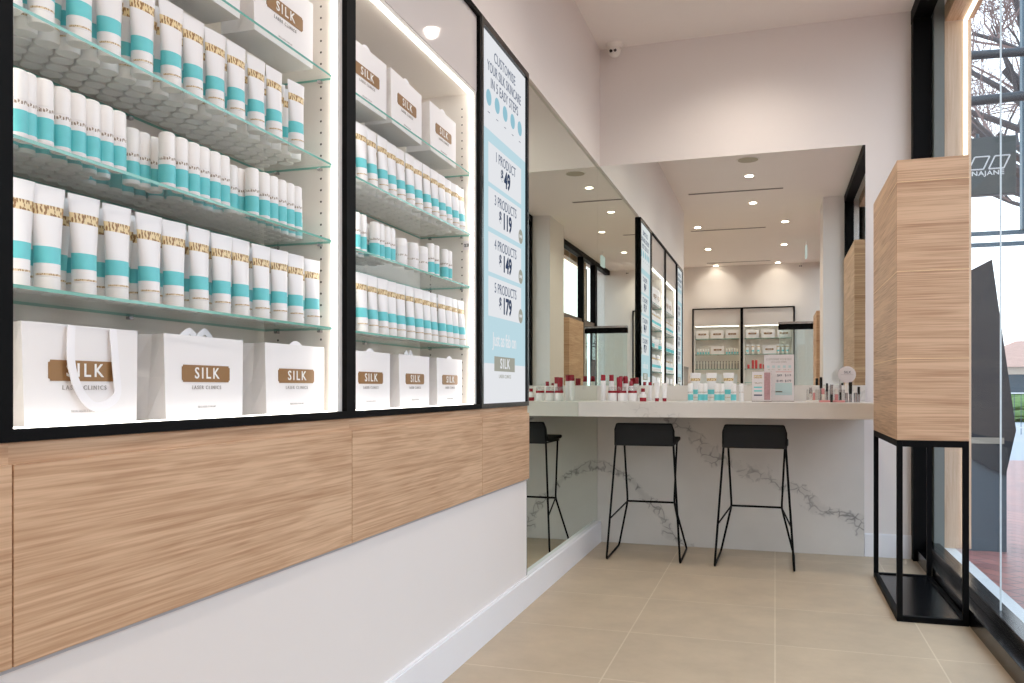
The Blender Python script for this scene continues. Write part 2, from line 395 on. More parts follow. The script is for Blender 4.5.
# ================================================================ LEFT WALL: oak panels, display cabinets, screens, mirrors
Y0, Y1, Y2, Y3, Y4 = .327, .945, 2.091, 3.183, 3.860
for i, (a, b, side) in enumerate(((Y0, 1.0, 'under the screen beside the camera, seen only in the mirror'), (1.0, Y2, 'under the left display cabinet, the longest in view'),
                          (Y2, Y3, 'under the second display cabinet'), (Y3, Y4, 'under the price screen beside the mirror'))):
    o = empty('wood_panel', (XL, a, .617))
    bm = bmesh.new(); box_to(bm, .0004, .014, .0015, b - a - .0015, 0, .318, 0, .001); finish(bm, 'panel_front', M['oak'], o).parent = o
    bm = bmesh.new(); box_to(bm, .0004, .004, .0, b - a, .318, .352); finish(bm, 'recessed_strip', M['oak'], o)
    tag(o, 'oak grained wall panel ' + side, 'wood panel', 'oak panels below the cabinets')
# thin grey strip, its colour standing in for the shadow gap under the panels
struct(box('trim_2', XL - .001, XL + .006, .33, Y4, .609, .617, pbr('shadow_gap_grey', (176, 176, 182), .4)))

SHELF = [1.915, 1.672, 1.462, 1.222]
def cabinet(name, ya, yb, label, depth=.24, xf=XL, shelves=SHELF, holes=True, led=True, lw=.025):
    """built with its front at x=0 facing +X, origin at (front, near end, underside)"""
    L = yb - ya
    t = empty(name, (xf, ya, 0)); tag(t, label, 'display cabinet', 'lit display cabinets')
    xb = -depth
    z0, z1 = .97, 2.58
    boxes('carcass', [(xb - .02, xb, .025, L - .025, z0, z1), (xb, -.004, .025, .05, z0, z1),
                      (xb, -.004, .05, L - .05, z0, z0 + .018), (xb, -.004, .05, L - .05, 2.24, 2.262)], M['white'], t)
    bm = bmesh.new(); box_to(bm, xb, -.004, L - .05, L - .025, z0, z1)
    for xx in (-.056, -.194):
        z = 1.03
        while z < 2.2:
            if holes and min(abs(z - s) for s in shelves) > .014:
                vs = [bm.verts.new((xx + .0032 * math.cos(a * PI / 4), L - .0503, z + .0032 * math.sin(a * PI / 4))) for a in range(8)]
                bm.faces.new(vs).material_index = 1
            z += .032
    finish(bm, 'side_panel', [M['white'], M['dark']], t)
    boxes('frame', [(-.01, .012, 0, lw, z0, z1), (-.01, .012, L - .025, L, z0, z1), (-.01, .012, lw, L - .025, z0, z0 + .02), (-.01, .012, lw, L - .025, z1 - .02, z1)], M['black'], t)
    box('fascia', -.012, -.002, .026, L - .026, 2.255, 2.56, M['fascia'], t)
    if led:
        box('led_strip', -.018, -.006, .051, .056, .992, 2.236, M['led'], t)
        box('led_strip', -.018, -.006, L - .060, L - .051, .992, 2.236, M['led'], t)
    box('led_strip', -.018, -.006, .06, L - .06, 2.229, 2.239, M['led'], t)
    if led: box('led_strip', -.010, -.005, .062, L - .062, .9885, .9925, M['led'], t)
    for s in shelves:
        bm = bmesh.new(); fs = box_to(bm, xb + .004, -.012, .053, L - .053, s - .006, s)
        for f in fs:
            n = f.normal; f.normal_update()
            if abs(f.normal.z) < .5: f.material_index = 1
        g = finish(bm, 'glass_shelf', [M['shelfg'], M['shelfe']], t)
        for xx, yy in ((-.056, L - .056), (-.194, L - .056), (xb + .006, L / 2)):
            box('shelf_pin', xx - .005, xx + .005, yy - .006, yy + .006, s - .013, s - .0065, M['chrome'], g)
    return t
cab1 = cabinet('display_cabinet', Y1, Y2, 'lit black framed display cabinet nearest the camera, with the ribbon-handled bag', lw=.057)
cab2 = cabinet('display_cabinet', Y2, Y3, 'lit black framed display cabinet between the first cabinet and the price screen')

def screen(ya, yb, label):
    t = empty('display_screen', (XL, ya, .97)); L = yb - ya; H = 1.61
    tag(t, label, 'screen', 'lit screens in the cabinet wall')
    box('housing', -.12, -.004, .004, L - .004, .002, H - .002, M['black'], t)
    boxes('frame', [(-.004, .012, 0, .022, 0, H), (-.004, .012, L - .022, L, 0, H), (-.004, .012, .022, L - .022, 0, .02), (-.004, .012, .022, L - .022, H - .03, H)], M['blackg'], t)
    z = lambda v: v - .97
    d = boxes('display_panel', [(-.004, -.001, .022, L - .022, .02, z(1.16), 0), (-.004, -.001, .022, L - .022, z(1.16), z(2.145), 1), (-.004, -.001, .022, L - .022, z(2.145), H - .03, 0)], [M['lcdw'], M['lcdb']], t)
    c = L / 2
    x = .0003
    grey = M['inkb']; soft = M['inks']
    text('CUSTOMISE', .062, (x, c, z(2.475)), soft, d, 1.05, .9)
    text('YOUR SILK SKINCARE', .062, (x, c, z(2.412)), soft, d, 1.02, .78)
    text('IN 5 EASY STEPS', .062, (x, c, z(2.349)), soft, d, 1.05, .85)
    for i in range(5):
        bm = bmesh.new(); y = .118 + i * .111
        bmesh.ops.create_circle(bm, cap_ends=True, radius=.034, segments=24, matrix=Matrix.Translation((x, y, z(2.28))) @ Matrix.Rotation(PI / 2, 4, 'Y'))
        finish(bm, 'step_icon', M['lcdc'], d)
        text(['STEP', 'TONE', 'CARE', 'GLOW', 'SAVE'][i] if False else '....', .03, (x, y, z(2.225)), grey, d)
    for i, (a, b, zz) in enumerate((('1 PRODUCT', '49', 2.011), ('3 PRODUCTS', '119', 1.822), ('4 PRODUCTS', '149', 1.632), ('5 PRODUCTS', '179', 1.445))):
        bm = bmesh.new(); box_to(bm, -.001, x, .115, .585, z(zz) - .084, z(zz) + .084)
        card = finish(bm, 'price_card', M['lcdw'], d)
        text(a, .062, (x * 2, .35, z(zz) + .040), soft, card, 1.02, .85)
        text(b, .098, (x * 2, .37, z(zz) - .030), grey, card, 1., .9, bold=.0035)
        text('$', .062, (x * 2, .37 - .0245 * (len(b) + .3) - .018, z(zz) - .018), grey, card, bold=.002)
        if i:
            bm = bmesh.new(); bmesh.ops.create_circle(bm, cap_ends=True, radius=.034, segments=24, matrix=Matrix.Translation((x * 3, .575, z(zz) - .05)) @ Matrix.Rotation(PI / 2, 4, 'Y'))
            bd = finish(bm, 'badge', M['inkg'], card)
            text('SAVE', .02, (x * 4, .575, z(zz) - .05), M['lcdw'], bd)
    o = text('Just as fab on', .085, (x, c, z(1.262)), M['lcdw'], d, .9, .85)
    bm = bmesh.new(); box_to(bm, -.001, x, c - .145, c + .145, z(1.128), z(1.192)); pl = finish(bm, 'logo_plate', M['inkg'], d)
    text('SILK', .062, (x * 2, c, z(1.16)), M['lcdw'], pl, 1.25, 1., bold=.001)
    text('LASER CLINICS', .022, (x, c, z(1.105)), M['inkg'], d, 1.2)
    return t
screen(Y3, Y4, 'tall lit price screen with CUSTOMISE YOUR SILK SKINCARE on the left wall beside the mirror')
screen(Y0, Y1, 'far screen seen only in the mirror past both display cabinets')

def mirror(name, x0, x1, y0, y1, z0, z1, label, mat):
    t = box(name, x0, x1, y0, y1, z0, z1, mat)
    return tag(t, label, 'mirror')
bm = bmesh.new()
vs = [bm.verts.new(v) for z in (.1455, 2.58) for v in ((XL - .015, Y4 + .004, z), (XL - .015, YB - .001, z), (XL - .021, YB - .001, z), (XL - .021, Y4 + .004, z))]
for f in ((0, 1, 5, 4), (1, 2, 6, 5), (2, 3, 7, 6), (3, 0, 4, 7), (3, 2, 1, 0), (4, 5, 6, 7)): bm.faces.new([vs[i] for i in f])
tag(finish(bm, 'wall_mirror', M['mirrorl']), 'tall mirror on the left wall from skirting up, next to the price screen', 'mirror')
mirror('wall_mirror', XL - .0148, .54, YB - .006, YB, 1.072, 2.58, 'wide frameless mirror on the back wall above the counter', M['mirror'])
o = box('mirror_edge_trim', XL - .02, XL + .001, Y4, Y4 + .004, .145, 2.58, M['black']); tag(o, 'thin black edge strip between price screen and the tall side mirror', 'trim')

# ================================================================ products
def tube_mesh(h=.18):
    bm = bmesh.new(); n = 20
    rows = [(.022, 0, 0), (.0240, 0, 1), (.0275, .02, 0), (.045, .1, 2), (.074, .28, 0), (.128, .65, 3), (.146, .78, 0), (.170, .97, 0), (h, 1, 0)]
    rings = []
    for z, t, mi in rows:
        a = .0205 + (.0335 - .0205) * t; b = .0205 + (.0018 - .0205) * t   # along y, along x
        rings.append(([bm.verts.new((b * math.cos(2 * PI * i / n), a * math.sin(2 * PI * i / n), z)) for i in range(n)], mi))
    for (r0, mi), (r1, _) in zip(rings, rings[1:]):
        for i in range(n):
            f = bm.faces.new((r0[i], r0[(i + 1) % n], r1[(i + 1) % n], r1[i]))
            ang = 2 * PI * (i + .5) / n
            front = math.cos(ang) > -.1
            f.material_index = mi if (front or mi == 2) else 0
    bm.faces.new(rings[0][0][::-1]); bm.faces.new(rings[-1][0])
    return bm
def make_tube():
    o = finish(tube_mesh(), 'cosmetic_tube', [M['tube'], M['goldthin'], M['teal'], M['gold']], smooth=40)
    lathe('cap', [(.0195, 0), (.0205, .002), (.0205, .0215)], M['cap'], o, 20)
    return o
def make_bottle():
    o = lathe('pump_bottle', [(.0155, 0, 0), (.0165, .002, 0), (.0165, .008, 2), (.0165, .045, 0), (.0165, .054, 3), (.0165, .061, 0), (.0165, .064, 0)],
              [M['tube'], M['goldthin'], M['teal'], M['inkthin']], n=16)
    lathe('cap', [(.0160, .0645), (.0160, .107), (.0145, .1105), (.011, .1125)], M['cap'], o, 16)
    return o
PT = make_tube(); PB = make_bottle(); used = {'t': False, 'b': False}
def place(kind, x, y, z, rz, label, group, tilt=0.):
    p = PT if kind == 't' else PB
    if used[kind]: o = copy_tree(p)
    else: o = p; used[kind] = True
    o.location = (x, y, z + .0006); o.rotation_euler = (0, tilt, rz)
    tag(o, label, 'cosmetic tube' if kind == 't' else 'bottle', group)
    return o
def tube_row(pxs, z, where, xf=-1.195, setback=()):
    for i, px in enumerate(pxs):
        x = xf - (.03 if i in setback else 0) + R.uniform(-.003, .003)
        place('t', x, y_at(px, x), z, R.uniform(-.10, .03) - .06, f'white teal-banded tube, {ORD[i]} from left, front row, {where}', 'tubes, ' + where)
def back_tubes(ya, yb, z, rows, where, x0=-1.247):
    for r in range(rows):
        y = ya + .026 + (.022 if r % 2 else 0)
        while y < yb - .024:
            place('t', x0 - .0375 * r, y, z, -.5 + R.uniform(-.01, .01), f'white teal-banded tube in the rows behind the front one, {where}', 'rear tubes, ' + where)
            y += .0515 if rows < 3 else .047
A = 'left cabinet'; B = 'second cabinet'
tube_row([16, 47, 84, 117, 149, 173.5, 199, 221.5, 240.5, 261, 279, 295.5, 312], SHELF[3], A + ' lowest glass shelf')
tube_row([8, 41, 79, 109, 142, 171, 193, 215, 236, 256, 274, 296], SHELF[1], A + ' upper tube shelf')
IA, IB = (Y1 + .055, Y2 - .055), (Y2 + .055, Y3 - .055)
back_tubes(*IA, SHELF[3], 1, A + ' lowest glass shelf')
back_tubes(*IA, SHELF[1], 4, A + ' upper tube shelf')
def lin_px(a, b, n): return [a + (b - a) * i / (n - 1) for i in range(n)]
def row_y(ya, yb, n, z, where):
    for i in range(n):
        x = -1.195 + R.uniform(-.003, .003); y = ya + .035 + (yb - ya - .07) * i / (n - 1)
        place('t', x, y, z, R.uniform(-.12, 0), f'white teal-banded tube, {ORD[i]} from left, front row, {where}', 'tubes, ' + where)
row_y(IB[0], IB[1], 14, SHELF[1], B + ' upper tube shelf')
row_y(IB[0], IB[1], 14, SHELF[3], B + ' lowest glass shelf')
back_tubes(*IB, SHELF[1], 4, B + ' upper tube shelf')
back_tubes(*IB, SHELF[3], 1, B + ' lowest glass shelf')
# small bottles on the third shelf of the left cabinet
g1 = [17, 26, 43, 60.5, 76, 90.5, 104, 117]; g2 = [131, 142, 154, 167, 180, 192, 202, 213, 222.5]; g3 = [231, 239, 252, 263, 271.5, 280, 288, 295.5]
for gi, (g, nm) in enumerate(((g1, 'cluster by picture edge'), (g2, 'middle bottle cluster'), (g3, 'cluster by the divider'))):
    for i, px in enumerate(g):
        back = (gi == 1 and i < 3) or (gi == 2 and i < 2)
        x = -1.182 - ((.05 if gi == 1 else .032) if back else 0)
        if gi == 0 and i == 2: x = -1.178
        place('b', x, y_at(px, x), SHELF[2], R.uniform(-.4, .2), f'white teal-based bottle, {ORD[i]} from left, {nm}, left cabinet', nm + ', left cabinet')
y = IA[0] + .02
while y < IA[1] - .02:
    for r in range(4):
        gy = y + (.017 if r % 2 else 0)
        if gy < IA[1] - .02 and not (r < 2 and 1.31 < gy < 1.48):
            place('b', -1.25 - .034 * r, gy, SHELF[2], R.uniform(-.5, .5), 'white teal-based bottle behind the front row, small-bottle shelf, left cabinet', 'rear small bottles, left cabinet')
    y += .0345
for i, px in enumerate([355, 361.5, 374.5, 379.5, 385.5, 390.5, 430, 435, 444, 448]):
    x = -1.185 - (.012 if 1 < i < 6 else 0)
    place('b', x, y_at(px, x), SHELF[2], R.uniform(-.4, .4), f'white bottle with teal base, {ORD[i]} from left, small-bottle shelf, second cabinet', 'small bottles, second cabinet')
for r in range(3):
    for k in range(9):
        place('b', -1.24 - .036 * r, IB[0] + .03 + k * .037 + (.018 if r % 2 else 0), SHELF[2], 0, 'white teal-based bottle behind the front row, small-bottle shelf, second cabinet', 'rear small bottles, second cabinet')
# wider white canisters, second cabinet
c0 = lathe('cosmetic_canister', [(.024, 0, 0), (.025, .003, 0), (.025, .03, 1), (.025, .036, 0), (.025, .062, 0)], [M['tube'], M['inkthin']], n=20)
lathe('lid', [(.0245, .0625), (.0245, .082), (.022, .088), (.015, .090)], M['cap'], c0, 20)
c0.location = (-1.19, y_at(400, -1.19), SHELF[2] + .0006); tag(c0, 'wide white canister without teal, first of three on the small-bottle shelf, second cabinet', 'canister', 'white canisters, second cabinet')
for i, px in enumerate((411.5, 421)):
    c = copy_tree(c0); c.location = (-1.19, y_at(px, -1.19), SHELF[2] + .0006); c['label'] = f'wide white canister without teal, {ORD[i+1]} of three on the small-bottle shelf, second cabinet'
t = box('price_tag', -.0, .035, -.001, 0, -.018, .018, M['card']); t.location = (-1.2, Y3 - .0515, 1.63)
tag(t, 'small white price tag with dark figures on the cabinet side below a glass shelf', 'price tag')
text('$20', .018, (.0175, -.0013, 0), M['rubber'], t, rot=(PI / 2, 0, 0))

# ================================================================ paper bags
def strip_to(bm, pts, w, th=.0008, mi=0):
    """flat ribbon through pts (x, y, z); width lies across the path in the YZ plane"""
    P = [Vector(p) for p in pts]; rows = []
    for i, p in enumerate(P):
        d = (P[min(i + 1, len(P) - 1)] - P[max(i - 1, 0)]).normalized()
        s = d.cross(Vector((1, 0, 0)));  s = s.normalized() if s.length > .2 else Vector((0, 1, 0))
        n = d.cross(s).normalized() * th
        rows.append([bm.verts.new(q) for q in (p - s * w / 2 + n, p + s * w / 2 + n, p + s * w / 2 - n, p - s * w / 2 - n)])
    for a, b in zip(rows, rows[1:]):
        for k in range(4): bm.faces.new((a[k], a[(k + 1) % 4], b[(k + 1) % 4], b[k])).material_index = mi
    bm.faces.new(rows[0][::-1]); bm.faces.new(rows[-1])
def make_bag(w=.27, h=.178, d=.095, handle='over', plate=True, platemat=None, fx=0):
    """front face at x=0 looking +X, origin at the middle of the front foot"""
    bm = bmesh.new()
    def loop(z, k, tw):
        hw = w / 2 * tw
        return [bm.verts.new(v) for v in ((-.002 * k, -hw, z), (-.002 * k, hw, z), (-d / 2, hw - .022 * k - .001, z), (-d + .002 * k, hw, z), (-d + .002 * k, -hw, z), (-d / 2, -hw + .022 * k + .001, z))]
    l = [loop(0, 0, .965), loop(h * .5, .45, .985), loop(h, .9, 1.0)]
    for a, b in zip(l, l[1:]):
        for k in range(6):
            bm.faces.new((a[k], a[(k + 1) % 6], b[(k + 1) % 6], b[k])).material_index = 0
    bm.faces.new(l[0][::-1])
    bag = finish(bm, 'paper_bag', [M['paper'], M['paperin']])
    so = bag.modifiers.new('thick', 'SOLIDIFY'); so.thickness = .0009; so.offset = -1
    pw, ph, pz = w * .60, h * .205, h * .545
    xx = .0002
    bm = bmesh.new(); box_to(bm, -.001, xx + .0004, -pw / 2, pw / 2, pz - ph / 2, pz + ph / 2, 0); 
    es = [e for e in bm.edges if abs(e.verts[0].co.x - e.verts[1].co.x) > .0005]
    bmesh.ops.bevel(bm, geom=es, offset=.004, segments=3, affect='EDGES')
    pl = finish(bm, 'logo_plate', platemat or M['plate'], bag)
    text('SILK', .034, (xx + .0008, 0, pz), M['cap'], pl, 1.35, 1.05, bold=.0004)
    text('LASER CLINICS', .0115, (xx + .0002, 0, pz - ph / 2 - .012), M['ink'], bag, 1.35)
    text('SILKLASER.COM.AU', .006, (xx + .0002, 0, h * .14), M['inkl'], bag, 1.2)
    bm = bmesh.new()
    if handle == 'hang':
        q = [(.37, .99), (.355, .82), (.35, .64), (.38, .44), (.45, .27), (.54, .17), (.66, .20), (.77, .29), (.755, .5), (.745, .75), (.735, .99)]
        pts = [(.004 + .006 * math.sin(PI * i / 10), (a - .5) * w, b * h) for i, (a, b) in enumerate(q)]
        pts = fillet(pts, .02, 3); strip_to(bm, pts, .017)
    elif handle == 'over':
        for s, hh, xo in ((-1, .022, -.006), (1, .026, -.02)):
            pts = [(xo - .004 * k, s * .035 + (k - 3) * .016, h - .012 + hh * math.sin(PI * k / 6) * (1.1 if k % 2 else .95)) for k in range(7)]
            strip_to(bm, fillet(pts, .01, 2), .014)
    else:
        pts = [(-.004, (k - 3) * .013, h - .015 + .02 * math.sin(PI * k / 6)) for k in range(7)]
        strip_to(bm, fillet(pts, .01, 2), .012)
    finish(bm, 'ribbon_handle', M['ribbon'], bag)
    return bag
zb = .9886
b_h = make_bag(handle='hang', w=.262)
b_h.location = (-1.185, (1.055 + 1.327) / 2, zb); tag(b_h, 'white SILK paper bag with a ribbon loop hanging over its gold logo', 'shopping bag', 'paper bags on cabinet floors')
b_o = make_bag(handle='over', w=.272); b_s = make_bag(handle='small', w=.272)
FI = set()
def put_bag(src, y, z, label, group, rz=0., x=-1.19):
    o = src if src.name not in FI else copy_tree(src)
    FI.add(src.name); o.location = (x, y, z + .0006); o.rotation_euler = (0, 0, rz); tag(o, label, 'shopping bag', group); return o
gB = 'paper bags on cabinet floors'; gT = 'paper bags on top shelves'
put_bag(b_o, (1.392 + 1.675) / 2, zb, 'white SILK paper bag in the middle of three, floor of the left cabinet', gB, .02)
put_bag(b_s, (1.76 + 2.035) / 2 - .004, zb, 'white SILK paper bag by the divider, last of three, floor of left cabinet', gB, -.02)
put_bag(b_s, 2.31, zb, 'white SILK paper bag against the divider, floor of the second cabinet', gB)
put_bag(b_o, 2.64, zb, 'white SILK paper bag in the middle, floor of the second cabinet', gB, .03)
put_bag(b_s, 2.965, zb, 'white SILK paper bag nearest the price screen, floor of the second cabinet', gB, .02)
put_bag(b_s, 1.245, SHELF[0], 'paper bag above the picture edge on the top shelf, left cabinet', gT)
put_bag(b_s, 1.52, SHELF[0], 'paper bag whose underside shows through the top shelf, left cabinet', gT)
put_bag(b_s, 1.84, SHELF[0], 'white SILK paper bag at the divider end of the top shelf, left cabinet', gT, .0)
put_bag(b_s, 2.285, SHELF[0], 'white SILK paper bag, first of three on top shelf of second cabinet', gT, 0)
put_bag(b_s, 2.575, SHELF[0], 'white SILK paper bag, middle of three on top shelf of second cabinet', gT, .04)
put_bag(b_s, 2.90, SHELF[0], 'white SILK paper bag, last of three on top shelf of second cabinet', gT, .02)

# ================================================================ counter
ct = boxes('countertop', [(XL - .0145, .528, 5.03, YB - .006, .878, .970)], M['stone'], bev=.0015)
tag(ct, 'long pale stone counter with a thick front edge below the back mirror', 'countertop')
box('upstand', XL - .0145, .538, YB - .026, YB - .002, .9705, 1.0715, M['stone'], ct, .001)
def dpt(y, x): return -x * ST + y * CT
CTZ = .9705
def on_counter(px, y):  return x_at(px, y)
def lbl(o, l, c, g=None): tag(o, l, c, g)
# red-capped range
def red_bottle(px, y, r, h, caph, label, kind='cap', knob=.9):
    o = lathe('serum_bottle', [(r * .96, 0, 0), (r, .003, 0), (r, h - caph - .001, 0)], M['tube'], n=18)
    lathe('cap', [(r * knob, h - caph), (r * knob, h - .002), (r * knob * .9, h)], M['red'], o, 18)
    o.location = (on_counter(px, y), y, CTZ); tag(o, label, 'bottle', 'red-capped skincare on the counter'); return o
def jar(px, y, label):
    o = lathe('cream_jar', [(.026, 0, 0), (.028, .003, 0), (.028, .052, 0)], M['tube'], n=22)
    lathe('collar', [(.0282, .0525), (.0282, .067)], M['red'], o, 22)
    lathe('lid', [(.0265, .0675), (.0265, .090), (.0245, .093)], M['clear'], o, 22)
    o.location = (on_counter(px, y), y, CTZ); tag(o, label, 'jar', 'jars on the counter'); return o
red_bottle(603.2, 5.30, .0165, .170, .038, 'tall white bottle with big red cap nearest the side mirror')
red_bottle(611.5, 5.36, .0165, .170, .040, 'tall white bottle with red cap behind the first cream jar')
jar(612.5, 5.24, 'squat white jar with red collar, nearest the side mirror')
jar(622, 5.24, 'squat white jar with red collar in front of red tube')
jar(632.5, 5.24, 'squat white jar with red collar, last of three')
o = lathe('red_tube', [(.014, 0, 0), (.0165, .004, 0), (.018, .09, 0), (.019, .15, 0), (.017, .155, 0)], M['red'], n=18); o.location = (on_counter(619.5, 5.36), 5.36, CTZ)
tag(o, 'glossy dark red tube standing behind the squat jars', 'tube'); lathe('foot_cap', [(.0145, -.0), (.0145, .0015)], M['red'], o, 12)
red_bottle(625.5, 5.40, .018, .158, .044, 'white bottle with broad red cap behind the middle jar')
red_bottle(631, 5.33, .013, .128, .030, 'short white bottle with red cap behind the last jar')
o = lathe('treatment_pot', [(.020, 0, 1), (.021, .002, 1), (.021, .024, 0), (.021, .045, 0), (.012, .047, 0), (.011, .060, 0)], [M['tube'], M['red']], n=18); o.location = (on_counter(643, 5.25), 5.25, CTZ)
lathe('pump_cap', [(.0125, .060), (.0125, .080), (.011, .082)], M['red'], o, 14); tag(o, 'small white pot with red base and red cap beside the jars', 'pot')
red_bottle(650, 5.30, .010, .122, .020, 'slim white bottle with tiny red cap beside the upside-down tubes', knob=1.)
def stand_tube(px, y, label):
    bm = bmesh.new(); n = 16; rings = []
    for z, t in ((.021, 0), (.05, .2), (.085, .7), (.115, 1)):
        a = .012 + .006 * t; b = .012 + (.0015 - .012) * t
        rings.append([bm.verts.new((a * math.cos(2 * PI * i / n), b * math.sin(2 * PI * i / n), z)) for i in range(n)])
    for p, q in zip(rings, rings[1:]):
        for i in range(n): bm.faces.new((p[i], p[(i + 1) % n], q[(i + 1) % n], q[i]))
    bm.faces.new(rings[0][::-1]); bm.faces.new(rings[-1])
    o = finish(bm, 'hand_cream_tube', M['tube'], smooth=40); lathe('cap', [(.012, 0), (.0125, .002), (.0125, .0205)], M['red'], o, 16)
    o.location = (on_counter(px, y), y, CTZ); tag(o, label, 'cosmetic tube', 'white tubes on red caps'); return o
stand_tube(657, 5.26, 'small white tube standing on its red cap, beside the slim bottle')
stand_tube(664.5, 5.26, 'small white tube standing on its red cap, alone toward the teal tubes')
# teal-banded group
for i, px in enumerate((695.5, 711.5, 728.5)):
    o = place('t', 0, 5.36, CTZ, -PI / 2, f'large teal-banded tube standing on the counter, {ORD[i]} of three', 'teal tubes on the counter'); o.location.x = on_counter(px, 5.36)
for i, px in enumerate((690.5, 700.5, 705, 717, 722, 733.5)):
    o = place('b', 0, 5.27, CTZ, -PI / 2, f'small teal-based bottle before the counter tubes, {ORD[i]} from the left', 'teal bottles on the counter'); o.location.x = on_counter(px, 5.27)
o = lathe('airless_bottle', [(.013, 0, 0), (.0135, .003, 0), (.0135, .055, 1), (.0135, .062, 0), (.0135, .075, 0)], [M['tube'], M['inkthin']], n=16); lathe('cap', [(.012, .0755), (.012, .108), (.010, .112)], M['cap'], o, 14)
o.location = (on_counter(741.5, 5.28), 5.28, CTZ); tag(o, 'plain white bottle with dark print standing left of the display cards', 'bottle')
# display cards
def card(name, px0, px1, y, h, label, build):
    x0, x1 = on_counter(px0, y), on_counter(px1, y)
    t = empty(name, ((x0 + x1) / 2, y, CTZ)); w = x1 - x0; tag(t, label, 'sign')
    box('sheet', -w / 2, w / 2, -.001, .001, .006, h, M['card'], t)
    boxes('acrylic_holder', [(-w / 2 - .002, w / 2 + .002, .0012, .003, 0, h + .003), (-w / 2, w / 2, -.02, .03, 0, .004)], M['clear'], t)
    build(t, w, h); return t
def fl(t, n, x0, x1, z0, z1, m): return box(n, x0, x1, -.0016, -.0011, z0, z1, m, t)
def c_small(t, w, h):
    fl(t, 'portrait_print', w * .12, w * .44, .012, h * .97, M['photo'])
    for k, m in ((.86, 'gold'), (.80, 'goldthin'), (.62, 'inkthin'), (.48, 'teal'), (.36, 'teal'), (.22, 'navy')):
        fl(t, 'text_line', -w * .40, w * .02, h * k - .004, h * k + .004, M[m])
def c_big(t, w, h):
    text('CUSTOMISE YOUR SILK', .016, (0, -.0014, h * .90), M['ink'], t, 1., .9, (PI / 2, 0, 0))
    text('IN 5 EASY STEPS', .014, (0, -.0014, h * .84), M['ink'], t, 1., .9, (PI / 2, 0, 0))
    for i in range(5):
        x = w * (-.36 + .18 * i)
        fl(t, 'step_icon', x - .008, x + .008, h * .72, h * .77, M['lcdc'] if False else M['mint']); fl(t, 'caption', x - .010, x + .010, h * .675, h * .69, M['inkthin'])
    fl(t, 'price_block', -w * .12, w * .44, h * .14, h * .40, M['mint'])
    for r, k in ((0, .56), (1, .44)):
        text('$49' if r == 0 else '$149', .02, (w * .02, -.0018, h * k), M['navy'], t, 1, .9, (PI / 2, 0, 0)); text('$119' if r == 0 else '$179', .02, (w * .30, -.0018, h * k), M['navy'], t, 1, .9, (PI / 2, 0, 0))
    fl(t, 'rule', -w * .1, w * .42, h * .63, h * .64, M['pink']); fl(t, 'logo_bar', -.02, .02, h * .2, h * .225, M['plate'])
card('counter_card', 752, 771.5, 5.29, .185, 'smaller counter card with teal lines and portrait strip, in front', c_small)
card('price_poster', 764, 794, 5.37, .290, 'bigger white price poster in a clear holder on the counter', c_big)
# chrome and pink testers
def tester(px, y, r, h, label, mats=('pink', 'chrome'), split=.5):
    o = lathe('lip_tester', [(r, 0, 0), (r, h * split, 0)], M[mats[0]], n=14); lathe('cap', [(r * 1.04, h * split + .0005), (r * 1.04, h - .001), (r * .9, h)], M[mats[1]], o, 14)
    o.location = (on_counter(px, y), y, CTZ + .0125); tag(o, label, 'make-up tube', 'testers at the counter end'); return o
def tray(px, y, label, m='pink'):
    o = boxes('acrylic_tray', [(-.034, .034, -.022, .022, 0, .012)], M[m], bev=.002)
    boxes('cover', [(-.034, -.032, -.022, .022, .0125, .075), (.032, .034, -.022, .022, .0125, .075), (-.032, .032, .020, .022, .0125, .075)], M['clear'], o)
    o.location = (on_counter(px, y), y, CTZ); tag(o, label, 'tray', 'tester trays at the counter end'); return o
for i, (px, m, nm) in enumerate(((812.5, 'white', 'white acrylic tester tray, first from the poster'), (825, 'pink', 'pink acrylic tester tray, middle of three'), (838.5, 'pink', 'pink acrylic tester tray beneath the round sign'))):
    tray(px, 5.26, nm, m)
for i, (px, h, r, ma) in enumerate(((810.5, .075, .007, ('white', 'chrome')), (814, .088, .007, ('pink', 'white')), (823, .07, .009, ('white', 'pink')), (827, .10, .006, ('chrome', 'rubber')), (836.5, .07, .010, ('pink', 'white')), (840.5, .095, .006, ('rubber', 'chrome')))):
    tester(px, 5.26, r, h, f'slim lip tester in the trays at the counter end, {ORD[i]} from left', ma)
def loose(px, y, r, h, label, ma, split):
    o = tester(px, y, r, h, label, ma, split); o.location.z = CTZ; return o
loose(831.5, 5.24, .008, .105, 'chrome and black mascara tube between the pink trays', ('rubber', 'chrome'), .45)
loose(846.5, 5.24, .008, .112, 'tall chrome tube just right of the pink trays', ('chrome', 'white'), .5)
loose(850.5, 5.30, .009, .12, 'tall dark tester tube behind the chrome one', ('chrome', 'rubber'), .4)
loose(855.5, 5.26, .010, .095, 'chrome tester tube nearest the counter end, paler of the pair', ('chrome', 'white'), .6)
loose(858.8, 5.26, .007, .092, 'dark tester tube, last at the counter end', ('chrome', 'rubber'), .5)
loose(821, 5.36, .008, .150, 'tall thin dark wand tester behind the trays', ('chrome', 'rubber'), .55)
d = empty('round_sign', (on_counter(847, 5.33), 5.33, CTZ)); tag(d, 'small round white sign on a stem above the testers', 'sign')
bm = bmesh.new(); bmesh.ops.create_cone(bm, cap_ends=True, radius1=.050, radius2=.050, depth=.003, segments=32, matrix=Matrix.Translation((0, 0, .165)) @ Matrix.Rotation(PI / 2, 4, 'X')); finish(bm, 'disc', M['card'], d)
bm = bmesh.new(); tube_to(bm, [(0, .004, .002), (0, .004, .14)], .002); finish(bm, 'stem', M['clear'], d)
lathe('foot', [(.016, 0), (.016, .003)], M['clear'], d, 20)
text('SILK', .022, (.003, -.0019, .178), M['navy'], d, 1, 1, (PI / 2, 0, 0))
